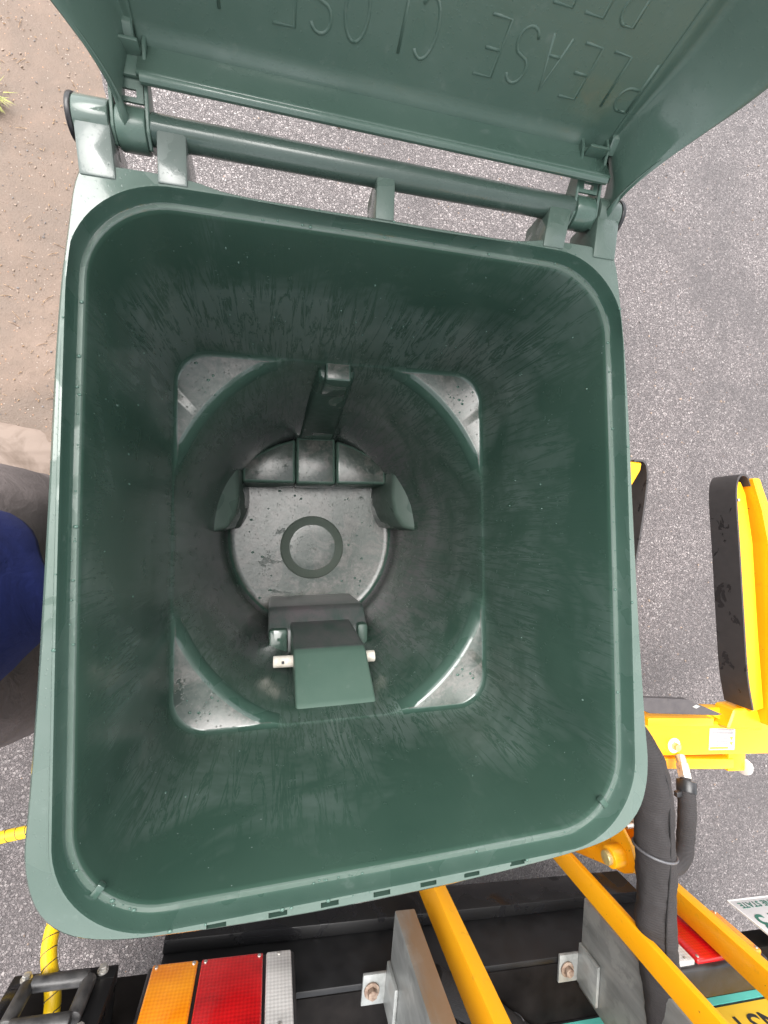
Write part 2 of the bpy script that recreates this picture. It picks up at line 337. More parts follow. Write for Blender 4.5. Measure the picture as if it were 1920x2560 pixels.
M = dict(
    green=mat_plastic("wet_green_plastic"),
    rimgreen=mat_plastic("wet_sheen_rim_green_plastic", (.070, .106, .087), (.104, .140, .122), .47, .48, 7, .2, .15),  # base paler than the body green, painting sky sheen on upward faces
    lid=mat_plastic("lid_green_plastic", (.062, .110, .087), (.086, .136, .110), .48, .62, 6, .4, .14),
    post=mat_plastic("glare_pale_green_plastic", (.075, .105, .092), (.150, .170, .158), .40, .44, 22, .2, .2),  # paler copy for the left brackets, bright sky glare put into the colour
    handle=mat_plastic("handle_green_plastic", (.042, .070, .057), (.062, .092, .078), .30, .75, 5, .5),
    inner=mat_interior(), pool=mat_pool(), grime=mat_grime(), yellow=mat_yellow(),
    black=mat_blackpaint(), deck=mat_simple('worn_black_deck', (.0055, .005, .005), (.013, .0115, .011), .5, 14, .2, Specular_IOR_Level=.05), blackmatt=mat_simple('matt_black_paint', (.004, .004, .0045), (.008, .008, .009), .5, 20, .05), rubber=mat_rubber(), galv=mat_galv(False), galv_brown=mat_galv(True),
    asphalt=mat_asphalt(), dirt=mat_dirt(), concrete=mat_concrete(),
    blackplastic=mat_simple("black_plastic", (.012, .012, .013), (.03, .03, .032), .35, 20),
    roller=mat_simple("scuffed_black_roller", (.016, .016, .017), (.075, .072, .07), .4, 34, .25),
    steel=mat_simple("zinc_bolt", (.48, .46, .42), (.68, .66, .62), .3, 60, .1, .7),
    brass=mat_simple("yellow_zinc_bolt", (.55, .44, .18), (.70, .60, .30), .35, 60, .1, .6),
    rustbolt=mat_simple("rusty_bolt", (.16, .10, .07), (.36, .28, .22), .6, 90, .3, .3),
    white=mat_simple("white_plastic", (.70, .70, .68), (.82, .81, .79), .35, 40, .05),
    dirtywhite=mat_simple("dirty_white_bar", (.50, .45, .38), (.80, .77, .70), .5, 46, .3),
    hoseyellow=mat_simple("yellow_hose_wrap", (.72, .44, .008), (.82, .54, .012), .32, 12, .1),
    sleeve=mat_fabric("dark_woven_sleeve", (.024, .021, .0215), 70, 1),
    sleeve2=mat_fabric("black_woven_sleeve", (.008, .007, .0075), 95, 1),
    tie=mat_simple("grey_cable_tie", (.06, .06, .066), (.11, .11, .118), .45, 30, .05),
    padgrey=mat_simple("grey_rubber_pad", (.055, .048, .050), (.075, .066, .066), .6, 40, .12),
    amber=mat_lens("amber_lens", (.72, .17, .002), (.95, .36, .008)),
    red=mat_lens("red_lens", (.25, .002, .004), (.60, .008, .010)),
    clear=mat_lens("clear_lens", (.30, .29, .28), (.62, .60, .58)),
    teal=mat_simple("teal_vinyl", (.10, .48, .40), (.14, .56, .48), .35, 8, .03),
    signyellow=mat_simple("yellow_vinyl", (.78, .46, .03), (.84, .52, .05), .35, 8, .03),
    dark=mat_simple("dark_print", (.022, .022, .025), (.03, .03, .033), .5, 8, .02),
    greenprint=mat_simple("green_print", (.02, .10, .075), (.03, .13, .09), .5, 8, .02),
    sticker=mat_simple("white_sticker", (.50, .49, .49), (.56, .55, .55), .4, 8, .02),
    denim=mat_fabric("grey_brown_trouser_cloth", (.135, .112, .108), 260, 2, .95, .5),
    shirt=mat_fabric("navy_knit_shirt", (.005, .013, .105), 230, 2, .95, .35),
    shirtseam=mat_simple('blue_seam_thread', (.008, .018, .10), (.014, .028, .14), .8, 40),
    skin=mat_simple("skin", (.42, .24, .16), (.50, .30, .21), .5, 20, .05, Subsurface_Weight=.05),
    hair=mat_simple("dark_hair", (.03, .02, .014), (.06, .04, .03), .6, 80, .3),
    shoe=mat_simple("brown_shoe", (.10, .07, .05), (.14, .10, .07), .6, 30, .2),
    grass=mat_simple("yellow_green_grass", (.20, .24, .04), (.42, .40, .10), .6, 30, .05),
    leaf=mat_simple("dry_leaf", (.26, .15, .08), (.46, .32, .20), .7, 30, .1),
)
g = NG("water"); M['water'] = g.fin((.08, .14, .115), .05, IOR=1.4)

# ------------------------------------------------------------------ the ground
road = raw("road", [(-60, -60, 0), (60, -60, 0), (60, 60, 0), (-60, 60, 0)], [(0, 1, 2, 3)], M['asphalt']); tag(road, kind='structure')
def ragged(name, edge, far, z, mat):
    """sheet with a ragged edge: edge points (x,y) on one side, straight far side"""
    V, F = [], []
    for i, (x, y) in enumerate(edge):
        V += [(x, y, z - .010), (x - .03 + .01 * random.random(), y, z), (far, y, z)]
    for i in range(len(edge) - 1):
        a = 3 * i; F += [(a, a + 3, a + 4, a + 1), (a + 1, a + 4, a + 5, a + 2)]
    o = raw(name, V, F, mat, smooth=True); tag(o, kind='structure'); return o
ed = []
yy = .02
while yy < 9:
    b = -.735 + .10 * math.exp(-((yy - 1.35) / .45) ** 2)
    ed.append((b + .035 * noise.noise((0, yy * 5, 1)) + .02 * noise.noise((0, yy * 19, 4)), yy)); yy += .03
ragged("verge", ed[::-1], -12, .007, M['dirt'])
ring = []
for k in range(72):
    a = 2 * math.pi * k / 72; rx, ry = .42, .155; nn = 1 + .16 * noise.noise((math.cos(a) * 2.2, math.sin(a) * 2.2, 5)) + .06 * noise.noise((math.cos(a) * 9, math.sin(a) * 9, 8))
    ring.append((-1.14 + rx * math.cos(a) * nn, .225 + ry * math.sin(a) * nn, .012))
o = raw("driveway_apron", [(-1.14, .225, .017)] + [(-1.14 + (x + 1.14) * .93, .225 + (y - .225) * .90, .016) for x, y, z in ring] + [(x, y, .004) for x, y, z in ring],
        [(0, 1 + k, 1 + (k + 1) % 72) for k in range(72)] + [(1 + k, 73 + k, 73 + (k + 1) % 72, 1 + (k + 1) % 72) for k in range(72)], M['concrete'], None, True); tag(o, kind='structure')

# ------------------------------------------------------------------ the wheeled bin
bin_ = empty("wheeled_bin"); tag(bin_, "wet green wheeled bin seen from above with its lid thrown open", "bin")
def rr(phi, a, b, r, bulge=0.0):
    dx, dy = math.cos(phi), math.sin(phi); lo, hi = 0., .6
    for _ in range(34):
        m = (lo + hi) / 2; px, py = abs(dx * m), abs(dy * m)
        if bulge: px /= 1 + bulge * (1 - (py / b) ** 2); py /= 1 + bulge * (1 - (abs(dx * m) / a) ** 2)
        qx, qy = px - a + r, py - b + r
        d = math.hypot(max(qx, 0), max(qy, 0)) + min(max(qx, qy), 0) - r
        if d > 0: hi = m
        else: lo = m
    return lo
def ell(phi, a, b): return 1 / math.hypot(math.cos(phi) / a, math.sin(phi) / b)
half = [(0, -.3635), (.07, -.363), (.14, -.3605), (.20, -.357), (.25, -.352), (.285, -.342), (.307, -.325), (.319, -.302), (.3245, -.268), (.322, -.215), (.3175, -.10), (.314, .03), (.3115, .15), (.308, .24), (.303, .30), (.299, .34), (.292, .3585), (.275, .3625), (.235, .3635), (.195, .3615), (.16, .3555), (.08, .3545), (0, .355)]
outl = spline([(x, y, 0) for x, y in half] + [(-x, y, 0) for x, y in half[-2:0:-1]], 6, True)
def out_r(phi):
    dx, dy = math.cos(phi), math.sin(phi); best = .35
    for i in range(len(outl)):
        p, q = outl[i], outl[(i + 1) % len(outl)]
        ex, ey = q.x - p.x, q.y - p.y; den = dx * ey - dy * ex
        if abs(den) < 1e-9: continue
        t = (p.x * ey - p.y * ex) / den; u = (p.x * dy - p.y * dx) / den
        if t > 0 and -1e-6 <= u <= 1 + 1e-6: best = t
    return best
NA = 320
phis = [2 * math.pi * (k + .5) / NA for k in range(NA)]
loops = []     # (radius per angle, z per angle, material index of the band that starts here)
def L(f, z, m=0): loops.append(([f(p) for p in phis], z, m))
OUT = [out_r(p) for p in phis]
def LO(off, z, m=0, sc=1.0): loops.append(([r * sc + off for r in OUT], z, m))
RP0 = [rr(p, .282, .3225, .058, .002) for p in phis]
def drum(p, r, t): return lerp(min(r, ell(p, .2935, .3355)) - .002, ell(p, .263, .290), sstep(-.1, .95, t))
L(lambda p: ell(p, .258, .285), .02); L(lambda p: ell(p, .268, .295), .05)
for t in (1, .85, .7, .5, .3, .12): loops.append(([drum(p, r, t) + .007 for p, r in zip(phis, RP0)], lerp(.676, .10, t), 0))
loops.append(([r + .008 for r in RP0], .690, 0))
L(lambda p: rr(p, .2915, .333, .07), .72); L(lambda p: rr(p, .302, .347, .10, .004), .985)
LO(-.006, .984); LO(-.002, .986); LO(.0, .992); LO(.0, 1.042); LO(-.0012, 1.0475, 1); LO(-.004, 1.050, 1)
IN = lambda d, r=.088: (lambda p: rr(p, .3005 - d, .3465 - d, r - d, .006))
def inz(d): return [rr(p, .3005 - d, .3465 - d, .088 - d, .006) for p in phis]
loops.append(([min(a, b - .006) for a, b in zip(inz(-.0035), OUT)], 1.050, 1))
loops.append(([min(a, b - .007) for a, b in zip(inz(-.002), OUT)], 1.0525, 1))
loops.append(([min(a, b - .008) for a, b in zip(inz(.0), OUT)], 1.0525, 0))
L(IN(.0012), 1.0495); L(IN(.0025), 1.0360, 0); L(IN(.0036), 1.0343, 1); L(IN(.0080), 1.0346, 1); L(IN(.0094), 1.0330, 2); L(IN(.0102), 1.027, 2)
A1, B1 = .282, .3225
for t in (.08, .2, .34, .48, .62, .76, .88, .96):
    L(lambda p: rr(p, lerp(.2903, A1, t), lerp(.3363, B1, t), lerp(.0778, .060, t), lerp(.006, .002, t)), lerp(1.027, .712, t), 2)
Rp = [rr(p, A1, B1, .058, .002) for p in phis]; Re = [min(ell(p, .2950, .3370), a) for p, a in zip(phis, Rp)]
w = [max(.22, sstep(.000, .022, a - b)) for a, b in zip(Rp, Re)]
def PL(rad, z, m): loops.append(([lerp(lerp(a, b, (.712 - z) / .036), r, k) for a, b, r, k in zip(Rp, Re, rad, w)], z, m))
PL([r - .0015 for r in Rp], .7105, 4); PL([r - .0042 for r in Rp], .7045, 4); PL([r - .0085 for r in Rp], .7018, 5); PL([min(r + .0155, q - .0100) for r, q in zip(Re, Rp)], .7010, 4)
PL([min(r + .0105, q - .0115) for r, q in zip(Re, Rp)], .6988, 4); PL([min(r + .006, q - .014) for r, q in zip(Re, Rp)], .6935, 4); PL([min(r + .0012, q - .016) for r, q in zip(Re, Rp)], .6865, 4); PL([min(r - .0015, q - .0175) for r, q in zip(Re, Rp)], .676, 2)
for t in (.12, .3, .5, .7, .85, 1):
    loops.append(([drum(p, r, t) for p, r in zip(phis, Rp)], lerp(.676, .10, t), 2))
L(lambda p: ell(p, .261, .287), .082, 2); L(lambda p: ell(p, .256, .281), .068, 0); L(lambda p: ell(p, .250, .274), .062, 3); L(lambda p: ell(p, .235, .26), .060, 3); L(lambda p: ell(p, .12, .13), .060, 3)
V, F, FM = [], [], []
for rad, z, m in loops:
    for p, r in zip(phis, rad): V.append((r * math.cos(p), r * math.sin(p), z))
for i in range(len(loops) - 1):
    for k in range(NA):
        a, b = i * NA + k, i * NA + (k + 1) % NA
        mi = loops[i][2]
        if mi == 4: mi = 0 if w[k] > .55 else 2
        if mi == 5: mi = 3 if w[k] > .8 else 2
        F.append((a, b, b + NA, a + NA)); FM.append(mi)
n0 = (len(loops) - 1) * NA
F.append(tuple(range(n0, n0 + NA))); FM.append(3)
F.append(tuple(range(NA - 1, -1, -1))); FM.append(0)
me = bpy.data.meshes.new("body"); me.from_pydata(V, [], F)
for k in ('green', 'rimgreen', 'inner', 'pool'): me.materials.append(M[k])
for p, m in zip(me.polygons, FM): p.material_index = m; p.use_smooth = True
me.set_sharp_from_angle(angle=R(55)); me.update()
body = link("body", me, parent=bin_)
# seven moulded slots through the front of the rim (cut into the rim itself)
cut = MB()
for sx, sy in [(-.166, -.3545), (-.110, -.3552), (-.060, -.3556), (-.007, -.3558), (.043, -.3554), (.092, -.3546), (.146, -.3524)]:
    cut.box(sx - .0088, sx + .0088, sy - .0018, sy + .0046, 1.0440, 1.07)
cm = cut.mesh("cut"); co_ = bpy.data.objects.new("cut", cm); COL.objects.link(co_)
bo = body.modifiers.new("slots", 'BOOLEAN'); bo.operation = 'DIFFERENCE'; bo.object = co_; bo.solver = 'EXACT'
dg = bpy.context.evaluated_depsgraph_get(); nm = bpy.data.meshes.new_from_object(body.evaluated_get(dg))
body.modifiers.clear(); body.data = nm; nm.set_sharp_from_angle(angle=R(38)); bpy.data.objects.remove(co_); bpy.data.meshes.remove(cm)
# small stops that cross the groove at the front corners
for sx in (-1, 1):
    m = MB(); m.box(-.0075, .0075, -.0035, .0035, 1.030, 1.0366, .0008, M=Matrix.Translation((sx * .2715, -.3155, 0)) @ Matrix.Rotation(sx * R(-52), 4, 'Z'))
    m.build("groove_stop", M['green'], bin_)
# inside: axle housing, wheel wells, rib, floor emblem, lift bar pocket
for nm_, pts in (("axle_housing", [(-.206, .152), (-.0590, .152), (-.0590, .281), (-.11, .264), (-.16, .238), (-.206, .206)]),
                 ("axle_housing", [(.0590, .152), (.209, .153), (.209, .212), (.16, .242), (.11, .266), (.0590, .281)]),
                 ("axle_housing", [(-.0575, .151), (.0575, .151), (.0575, .288), (-.0575, .288)])):
    o = MB().prism(pts, .02, .200 if pts[0][0] > -.1 and pts[1][0] < .1 else .206, 'z', .0085, 3).build(nm_, M['lid'], bin_, 35)
    o.data.materials.append(M['pool'])
    for p in o.data.polygons:
            if p.normal.z > .985 and p.center.z > .1: p.material_index = 1
for sx in (-1, 1):
    m = MB().prism([(sx * x, y) for x, y in ((.212, .205), (.207, .10), (.214, .060), (.236, .022), (.285, .008), (.285, .215), (.25, .24))], .02, .30, 'z', .010, 3)
    for v in m.bm.verts:
        if v.co.z > .2: v.co.z += (abs(v.co.x) - .24) * .55 - abs(v.co.y - .10) * .12
        elif abs(v.co.x) < .24: v.co.x -= sx * .016
    m.build("wheel_well", M['rimgreen'], bin_, 40)
m = MB().hull([(-.066, .330, .15), (.066, .330, .15), (-.050, .281, .15), (.050, .281, .15), (-.040, .335, .672), (.036, .335, .672), (-.034, .301, .672), (.030, .301, .672)], .006, 3).box(-.026, .021, .290, .330, .60, .701, .004, 2)
o = m.build("rear_rib", M['green'], bin_, 40); o.data.materials.append(M['pool'])
for p in o.data.polygons:
    if p.normal.z > .95 and p.center.z > .6995: p.material_index = 1
M['ring'] = mat_plastic('dull_ring_plastic', (.085, .105, .090), (.11, .13, .112), .3, .4, 12)
o = MB().lathe([(.101, .0585), (.100, .0605), (.094, .0645), (.078, .0690), (.0735, .0715), (.070, .0718), (.045, .0716)], (.0, -.038, 0), 64).build("floor_emblem", M['pool'], bin_, 50)
o.data.materials.append(M['ring'])
for p in o.data.polygons:
    if math.hypot(p.center.x, p.center.y + .038) > .0745: p.material_index = 1
pk = MB().prism([(-.30, .03), (-.190, .03), (-.188, .27), (-.196, .292), (-.236, .335), (-.30, .345)], -.132, .124, 'x', .007, 3).build("lift_bar_pocket", M['grime'], bin_, 40)
MB().box(-.130, -.083, -.31, -.232, .30, .352, .008).build("pocket_cheek", M['green'], pk, 40)
MB().box(.094, .122, -.31, -.228, .30, .356, .008).build("pocket_cheek", M['green'], pk, 40)
o = MB().prism([(-.33, .10), (-.215, .10), (-.222, .33), (-.236, .525), (-.243, .542), (-.313, .642), (-.33, .655)], -.076, .079, 'x', .006, 3).build("lift_bar_pocket", M['lid'], bin_, 40)
o.data.materials.append(M['grime'])
for p in o.data.polygons:
    if p.center.z < .53 and p.normal.y > .3: p.material_index = 1
MB().cyl((-.118, -.268, .505), (.104, -.268, .512), .0125, 24, .002).build("lift_bar", M['dirtywhite'], bin_)
MB().box(-.1005, -.0945, -.270, -.264, .516, .5185, .0006).build("bar_slot", M['dark'], bin_)
# handle and its brackets
MB().cyl((-.233, .4075, 1.045), (.236, .4065, 1.045), .0140, 40, .002).build("handle_bar", M['handle'], bin_)
def bracket(x0, x1, xr0, xr1, top, mat):
    yb = .3505 if abs(x0 + x1) / 2 < .235 else .3470
    pts = []
    for z in (1.000, top):
        pts += [(xr0, yb, min(z, 1.0518)), (xr1, yb, min(z, 1.0518)), (x0, .405, z), (x1, .405, z)]
    return MB().hull(pts, .0025, 2).build("handle_bracket", mat, bin_, 30)
bracket(-.2275, -.2005, -.2265, -.199, 1.0565, M['post'])
bracket(.2025, .2325, .193, .221, 1.0565, M['rimgreen'])
bracket(-.009, .012, -.011, .010, 1.0540, M['rimgreen'])
for sx, mat in ((-1, M['post']), (1, M['rimgreen'])):
    xs = sorted((sx * .2680, sx * .2990)); xr = sorted((sx * .2620, sx * .2935))
    o = bracket(xs[0], xs[1], xr[0], xr[1], 1.0565, mat)
    MB().cyl((xs[0], .4075, 1.042), (xs[1], .4075, 1.042), .0190, 36, .002).build("hinge_boss", M['rimgreen'], o)
    MB().cyl((sx * .2985, .4075, 1.042), (sx * .3035, .4075, 1.042), .0200, 30, .0015).build("pin_cap", M['blackplastic'], o)
    MB().cyl((sx * .2335, .4045, 1.042), (sx * .270, .4060, 1.042), .0085, 20).build("hinge_pin", M['blackplastic'], o)
# wheels behind the drum
for sx in (-1, 1):
    w_ = MB().lathe([(.02, -.026), (.10, -.026), (.122, -.02), (.127, -.008), (.127, .008), (.122, .02), (.10, .026), (.02, .026)], (sx * .262, .345, .128), 40, 'x').build("wheel", M['blackplastic'], bin_, 40)

# ------------------------------------------------------------------ the lid
LEAN = R(10); Y0, Z0, XC = .475, 1.085, .013
def lp(x, s, n=0.0):
    """lid coordinates: x across, s up the panel from the hinge side, n out of the inner face"""
    return Vector((XC + x, Y0 + s * math.sin(LEAN) - n * math.cos(LEAN), Z0 + s * math.cos(LEAN) + n * math.sin(LEAN)))
def surf(name, grid, mat, parent, thick=.0035):
    """grid of points [row][col] to a sheet with thickness"""
    V = [p for r in grid for p in r]; nc = len(grid[0])
    F = [(i * nc + j, i * nc + j + 1, (i + 1) * nc + j + 1, (i + 1) * nc + j) for i in range(len(grid) - 1) for j in range(nc - 1)]
    o = raw(name, V, F, mat, parent, 50)
    md = o.modifiers.new("thick", 'SOLIDIFY'); md.thickness = thick; md.offset = -1
    dg = bpy.context.evaluated_depsgraph_get(); m2 = bpy.data.meshes.new_from_object(o.evaluated_get(dg)); o.modifiers.clear(); o.data = m2
    return o
lid_rows = [-.020, -.017, -.012, -.006, 0, .01, .03, .06, .10, .15, .22, .30, .40, .50, .60, .66, .69, .70]
grid = []
for s in lid_rows:
    e = sstep(.62, .70, s); row = []
    hx = .2545
    for u in [-1, -.99, -.97] + [-.94 + 1.88 * k / 20 for k in range(21)] + [.97, .99, 1]:
        dn = -.010 * (1 - u * u) ** 2 * sstep(-.02, .15, s) + .0045 * sstep(-.004, -.02, s) + .03 * e
        row.append(lp(u * hx, s, dn))
    grid.append(row)
lid = surf("lid", grid, M['lid'], bin_)
# hinge side skirt: the pale strip that faces up, with a rolled bead along its free edge
grid = []
for t, (yy, zz) in enumerate([(.4765, 1.0655), (.4735, 1.0645), (.470, 1.0645), (.458, 1.0660), (.445, 1.0690), (.436, 1.0720), (.4315, 1.0735)]):
    grid.append([Vector((XC - .253 + .508 * k / 24, yy - .004 * (k / 24), zz)) for k in range(25)])
surf("rear_skirt", grid, M['lid'], lid, .004)
MB().tube([(XC - .2500, .4312, 1.0730), (XC, .4290, 1.0730), (XC + .252, .4268, 1.0730)], .0046, 12).build("skirt_bead", M['lid'], lid)
# side skirts: sweep from the hinge and flare out past the rim
for sx in (-1, 1):
    grid = []
    rows = [-.060, -.050, -.040, -.030, -.020, -.010, 0, .012, .025, .04, .06, .08, .10, .13, .17, .22, .3, .4, .5, .6, .66, .70]
    for s in rows:
        fl = sstep(-.035, .115, s); e = sstep(.64, .70, s)
        xi = .2545 if s > -.018 else lerp(.2545, .2700, sstep(-.018, -.03, s))
        xo = lerp(.2665, .3360, fl); ni = lerp(.050, .0, sstep(-.055, -.012, s)); no = lerp(.070, .052, sstep(-.05, .08, s)) - .03 * e
        gx = lerp(xi + .003, .272, fl)
        prof = [(.0, 0, 0), (.10, 0, -.0012), (.20, 0, -.004), (.27, 0, -.0075), (.33, 0, -.0075), (.39, .02, -.0035), (.46, .12, .0), (.56, .29, .0), (.67, .46, .0), (.78, .66, .0), (.88, .84, .0), (.955, .97, .0), (1.0, 1.0, .0), (1.04, .985, .0), (1.06, .94, 0)]
        row = [(lerp(xi, xo, a_), lerp(ni, no, b_) + c_ * fl * (1 - e)) for a_, b_, c_ in prof]
        grid.append([lp(sx * a, s, b) for a, b in row])
    if sx < 0: grid = [r[::-1] for r in grid]
    surf("side_skirt", grid, M['lid'], lid, .0035)
# far end skirt (behind the camera's upper edge)
grid = [[lp(x_ / 12 * .336, .70 + d, n_) for x_ in range(-12, 13)] for d, n_ in ((.0, .03), (.012, .022), (.02, .05), (.022, .06))]
surf("front_skirt", grid, M['lid'], lid, .0035)
# hinge knuckles with cheek plates and a bridge with a slot
for sx in (-1, 1):
    kx0, kx1 = sorted((sx * .2365, sx * .2625)); kn = MB().cyl((kx0, .4060, 1.042), (kx1, .4060, 1.042), .0188, 32, .0015).build("hinge_knuckle", M['lid'], lid)
    for x_, off in ((sx * .2345, 0), (sx * .2650, .004)):
        MB().prism([(.398, 1.024), (.414, 1.026), (.428, 1.040), (.446, 1.056), (.474, 1.060), (.476, 1.074 + off), (.462, 1.075 + off), (.440, 1.069), (.418, 1.062), (.396, 1.055), (.388, 1.042)], x_ - .0018, x_ + .0018, 'x', .0008, 1).build("hinge_cheek", M['lid'], kn)
    b = MB(); xa, xb = kx0 + .0005, kx1 - .0005; xm = (xa + xb) / 2
    Mx = Matrix.Translation((0, .4185, 1.0590)) @ Matrix.Rotation(R(16), 4, 'X')
    for bx in ((xa, xb, .0, .004), (xa, xb, .0105, .020), (xa, xm - .0065, .004, .0105), (xm + .0065, xb, .004, .0105)): b.box(bx[0], bx[1], bx[2], bx[3], -.0015, .0015, M=Mx)
    b.box(xa, xb, .4355, .458, 1.0665, 1.0700, .001); b.box(xa, xb, .4545, .458, 1.0690, 1.0840, .001)
    b.build("hinge_bridge", M['lid'], kn)
    MB().hull([lp(sx * a_, s_, n_) for a_ in (.2550, .2800) for s_, n_ in ((-.016, .014), (-.014, -.010), (.000, -.010), (-.002, .004))], .0012, 1).build("corner_web", M['lid'], lid)
# raised lettering, its feet pointing away from the hinge
def arc(cx, cy, rx, ry, a0, a1, n=10): return [(cx + rx * math.cos(R(a0 + (a1 - a0) * k / n)), cy + ry * math.sin(R(a0 + (a1 - a0) * k / n))) for k in range(n + 1)]
STR = {'P': [[(0, 0), (0, 1)], [(0, 1), (.35, 1)] + arc(.35, .76, .35, .24, 90, -90) + [(0, .52)]],
       'L': [[(0, 1), (0, 0), (.68, 0)]], 'E': [[(.68, 1), (0, 1), (0, 0), (.68, 0)], [(0, .52), (.55, .52)]],
       'A': [[(0, 0), (.36, 1), (.72, 0)], [(.14, .36), (.58, .36)]],
       'S': [arc(.35, .75, .33, .25, 20, 235) + arc(.35, .25, .35, .25, 55, -160)],
       'C': [arc(.38, .5, .38, .5, 45, 315, 18)], 'O': [arc(.38, .5, .38, .5, 90, 450, 24)],
       'I': [[(.3, 0), (.3, 1)]], 'D': [[(0, 0), (0, 1), (.28, 1)] + arc(.28, .5, .44, .5, 90, -90, 14) + [(0, 0)]],
       'B': [[(0, 0), (0, 1), (.35, 1)] + arc(.35, .76, .3, .24, 90, -90) + [(0, .52)], [(.35, .52)] + arc(.35, .26, .36, .26, 90, -90) + [(0, 0)]],
       'F': [[(.68, 1), (0, 1), (0, 0)], [(0, .52), (.55, .52)]], 'R': [[(0, 0), (0, 1), (.35, 1)] + arc(.35, .76, .34, .24, 90, -90) + [(0, .52)], [(.3, .52), (.7, 0)]],
       'M': [[(0, 0), (0, 1), (.4, .3), (.8, 1), (.8, 0)]], 'V': [[(0, 1), (.36, 0), (.72, 1)]], 'N': [[(0, 0), (0, 1), (.68, 0), (.68, 1)]],
       'G': [arc(.38, .5, .38, .5, 45, 340, 18) + [(.45, .4)]]}
for txt, xs, s_top, hgt in (("PLEASE CLOSE LID", .2540, .0215, .0455), ("BEFORE MOVING", .2050, .0865, .0455)):
    for i, ch in enumerate(txt):
        if ch == ' ': continue
        m = MB()
        for st in STR[ch]:
            pts = []
            for (u, v) in st:
                x = xs - .0330 * i - XC - (u - .35) * .0285; s = s_top + hgt * (1 - v)
                pts.append(lp(x, s, -.010 * (1 - (x / .2545) ** 2) ** 2 * sstep(-.02, .15, s) - .0013))
            m.tube(pts, .0021, 8)
        m.build("raised_letter", M['lid'], lid, True)

# water beads on the rim, ledge and level surfaces
bm = bmesh.new()
def bead(p, r, flat=.55):
    q = bmesh.ops.create_icosphere(bm, subdivisions=1, radius=r, matrix=Matrix.Translation(p) @ Matrix.Diagonal((1 + random.random() * .5, 1, flat, 1)))
for k in range(300):
    if k % 5 in (1, 3) and k < 190: continue
    a = random.random() * 2 * math.pi
    if k < 190:
        i = int(a / (2 * math.pi) * NA) % NA; u = random.random(); r = lerp(rr(a, .2932, .3392, .081, .006), rr(a, .2965, .3425, .084, .006), u); z = 1.0349
        if k < 60: r = min(rr(a, .3015, .3475, .088, .006), OUT[i] - .006); z = 1.0528
        sz = random.choice((.0006, .0008, .0010, .0014, .0020))
    elif k < 250:
        sx, sy = random.choice(((1, 1), (1, -1), (-1, 1), (-1, -1))); a = math.atan2(sy * .33 * (1 + .25 * (random.random() - .5)), sx * .28)
        i = int((a % (2 * math.pi)) / (2 * math.pi) * NA) % NA; r = lerp(Re[i] + .012, Rp[i] - .012, random.random()); z = .7010; sz = random.choice((.0012, .0018, .0028))
    else: r = .23 * math.sqrt(random.random()); z = .0605; sz = random.choice((.0015, .0025, .004)); 
    bead((r * math.cos(a), r * math.sin(a) - (.0 if k < 250 else .03), z), sz)
for k in range(170):                                   # drops clinging to the upper walls
    a = random.choice((random.gauss(math.pi / 2, .55), random.uniform(0, 2 * math.pi))); z = random.uniform(.74, 1.01); t = (1.027 - z) / (1.027 - .712)
    r = rr(a, lerp(.2903, A1, t), lerp(.3363, B1, t), lerp(.0778, .060, t), lerp(.006, .002, t)) - .0002; sz = random.choice((.0005, .0007, .0009, .0015))
    bmesh.ops.create_icosphere(bm, subdivisions=1, radius=sz, matrix=Matrix.Translation((r * math.cos(a), r * math.sin(a), z)) @ Matrix.Diagonal((1, 1, random.uniform(1, 2.2), 1)))
me = bpy.data.meshes.new("water_beads"); bm.to_mesh(me); bm.free()
tag(link("water_beads", me, M['water'], bin_, True), kind='stuff')

# ------------------------------------------------------------------ the trailer (its own axes: u along the tail, v towards the bin)
YAW = R(-6)
tr = empty("cleaning_trailer", (0, -.89, 0), YAW); tag(tr, "tail of a wet black trailer with lamps and galvanised posts", "trailer")
MB().box(-.345, .885, -.046, -.016, .34, .420, .003).build("bumper_step", M['black'], tr)
MB().box(-.343, .883, -.060, -.0465, .36, .5385, .002).build("tail_plate", M['blackmatt'], tr)
MB().box(-.62, .883, -1.7, -.0605, .44, .540, .004).build("deck", M['deck'], tr)
MB().box(.8832, 1.45, -1.7, -.092, .49, .5398, .003).build("deck_wing", M['deck'], tr)
def lamp(u0, parts, z0, z1, v, name):
    o = MB().box(u0 - .008, u0 + sum(p[0] for p in parts) + .006 * (len(parts) - 1) + .008, v - .080, v - .010, z0 - .008, z1 + .010, .006, 3).build(name, M['blackplastic'], tr)
    u = u0
    for wd, mat, nm2 in parts:
        MB().box(u, u + wd, v - .03, v, z0, z1, .004, 3).build(nm2, M[mat], o)
        for a in ((u + .008), (u + wd - .008)) if wd > .06 else ((u + wd / 2),):
            for zz in (z0 + .008, z1 - .008): MB().cyl((a, v - .002, zz), (a, v + .0018, zz), .0036, 12, .0008).build("screw", M['steel'], o)
        u += wd + .006
    return o
o = lamp(-.350, [(.086, 'amber', 'amber_lens'), (.122, 'red', 'red_lens'), (.052, 'clear', 'clear_lens')], .497, .652, .005, "tail_lamp"); o["label"] = "amber, red and clear tail lamp beside the roller fairlead"
o = lamp(.807, [(.046, 'clear', 'clear_lens'), (.112, 'red', 'red_lens'), (.078, 'amber', 'amber_lens')], .500, .622, -.016, "tail_lamp"); o["label"] = "clear, red and amber tail lamp behind the yellow posts"
def toloc(x, y): 
    dx, dy = x, y + .89; c, s = math.cos(YAW), math.sin(YAW); return (c * dx + s * dy, -s * dx + c * dy)
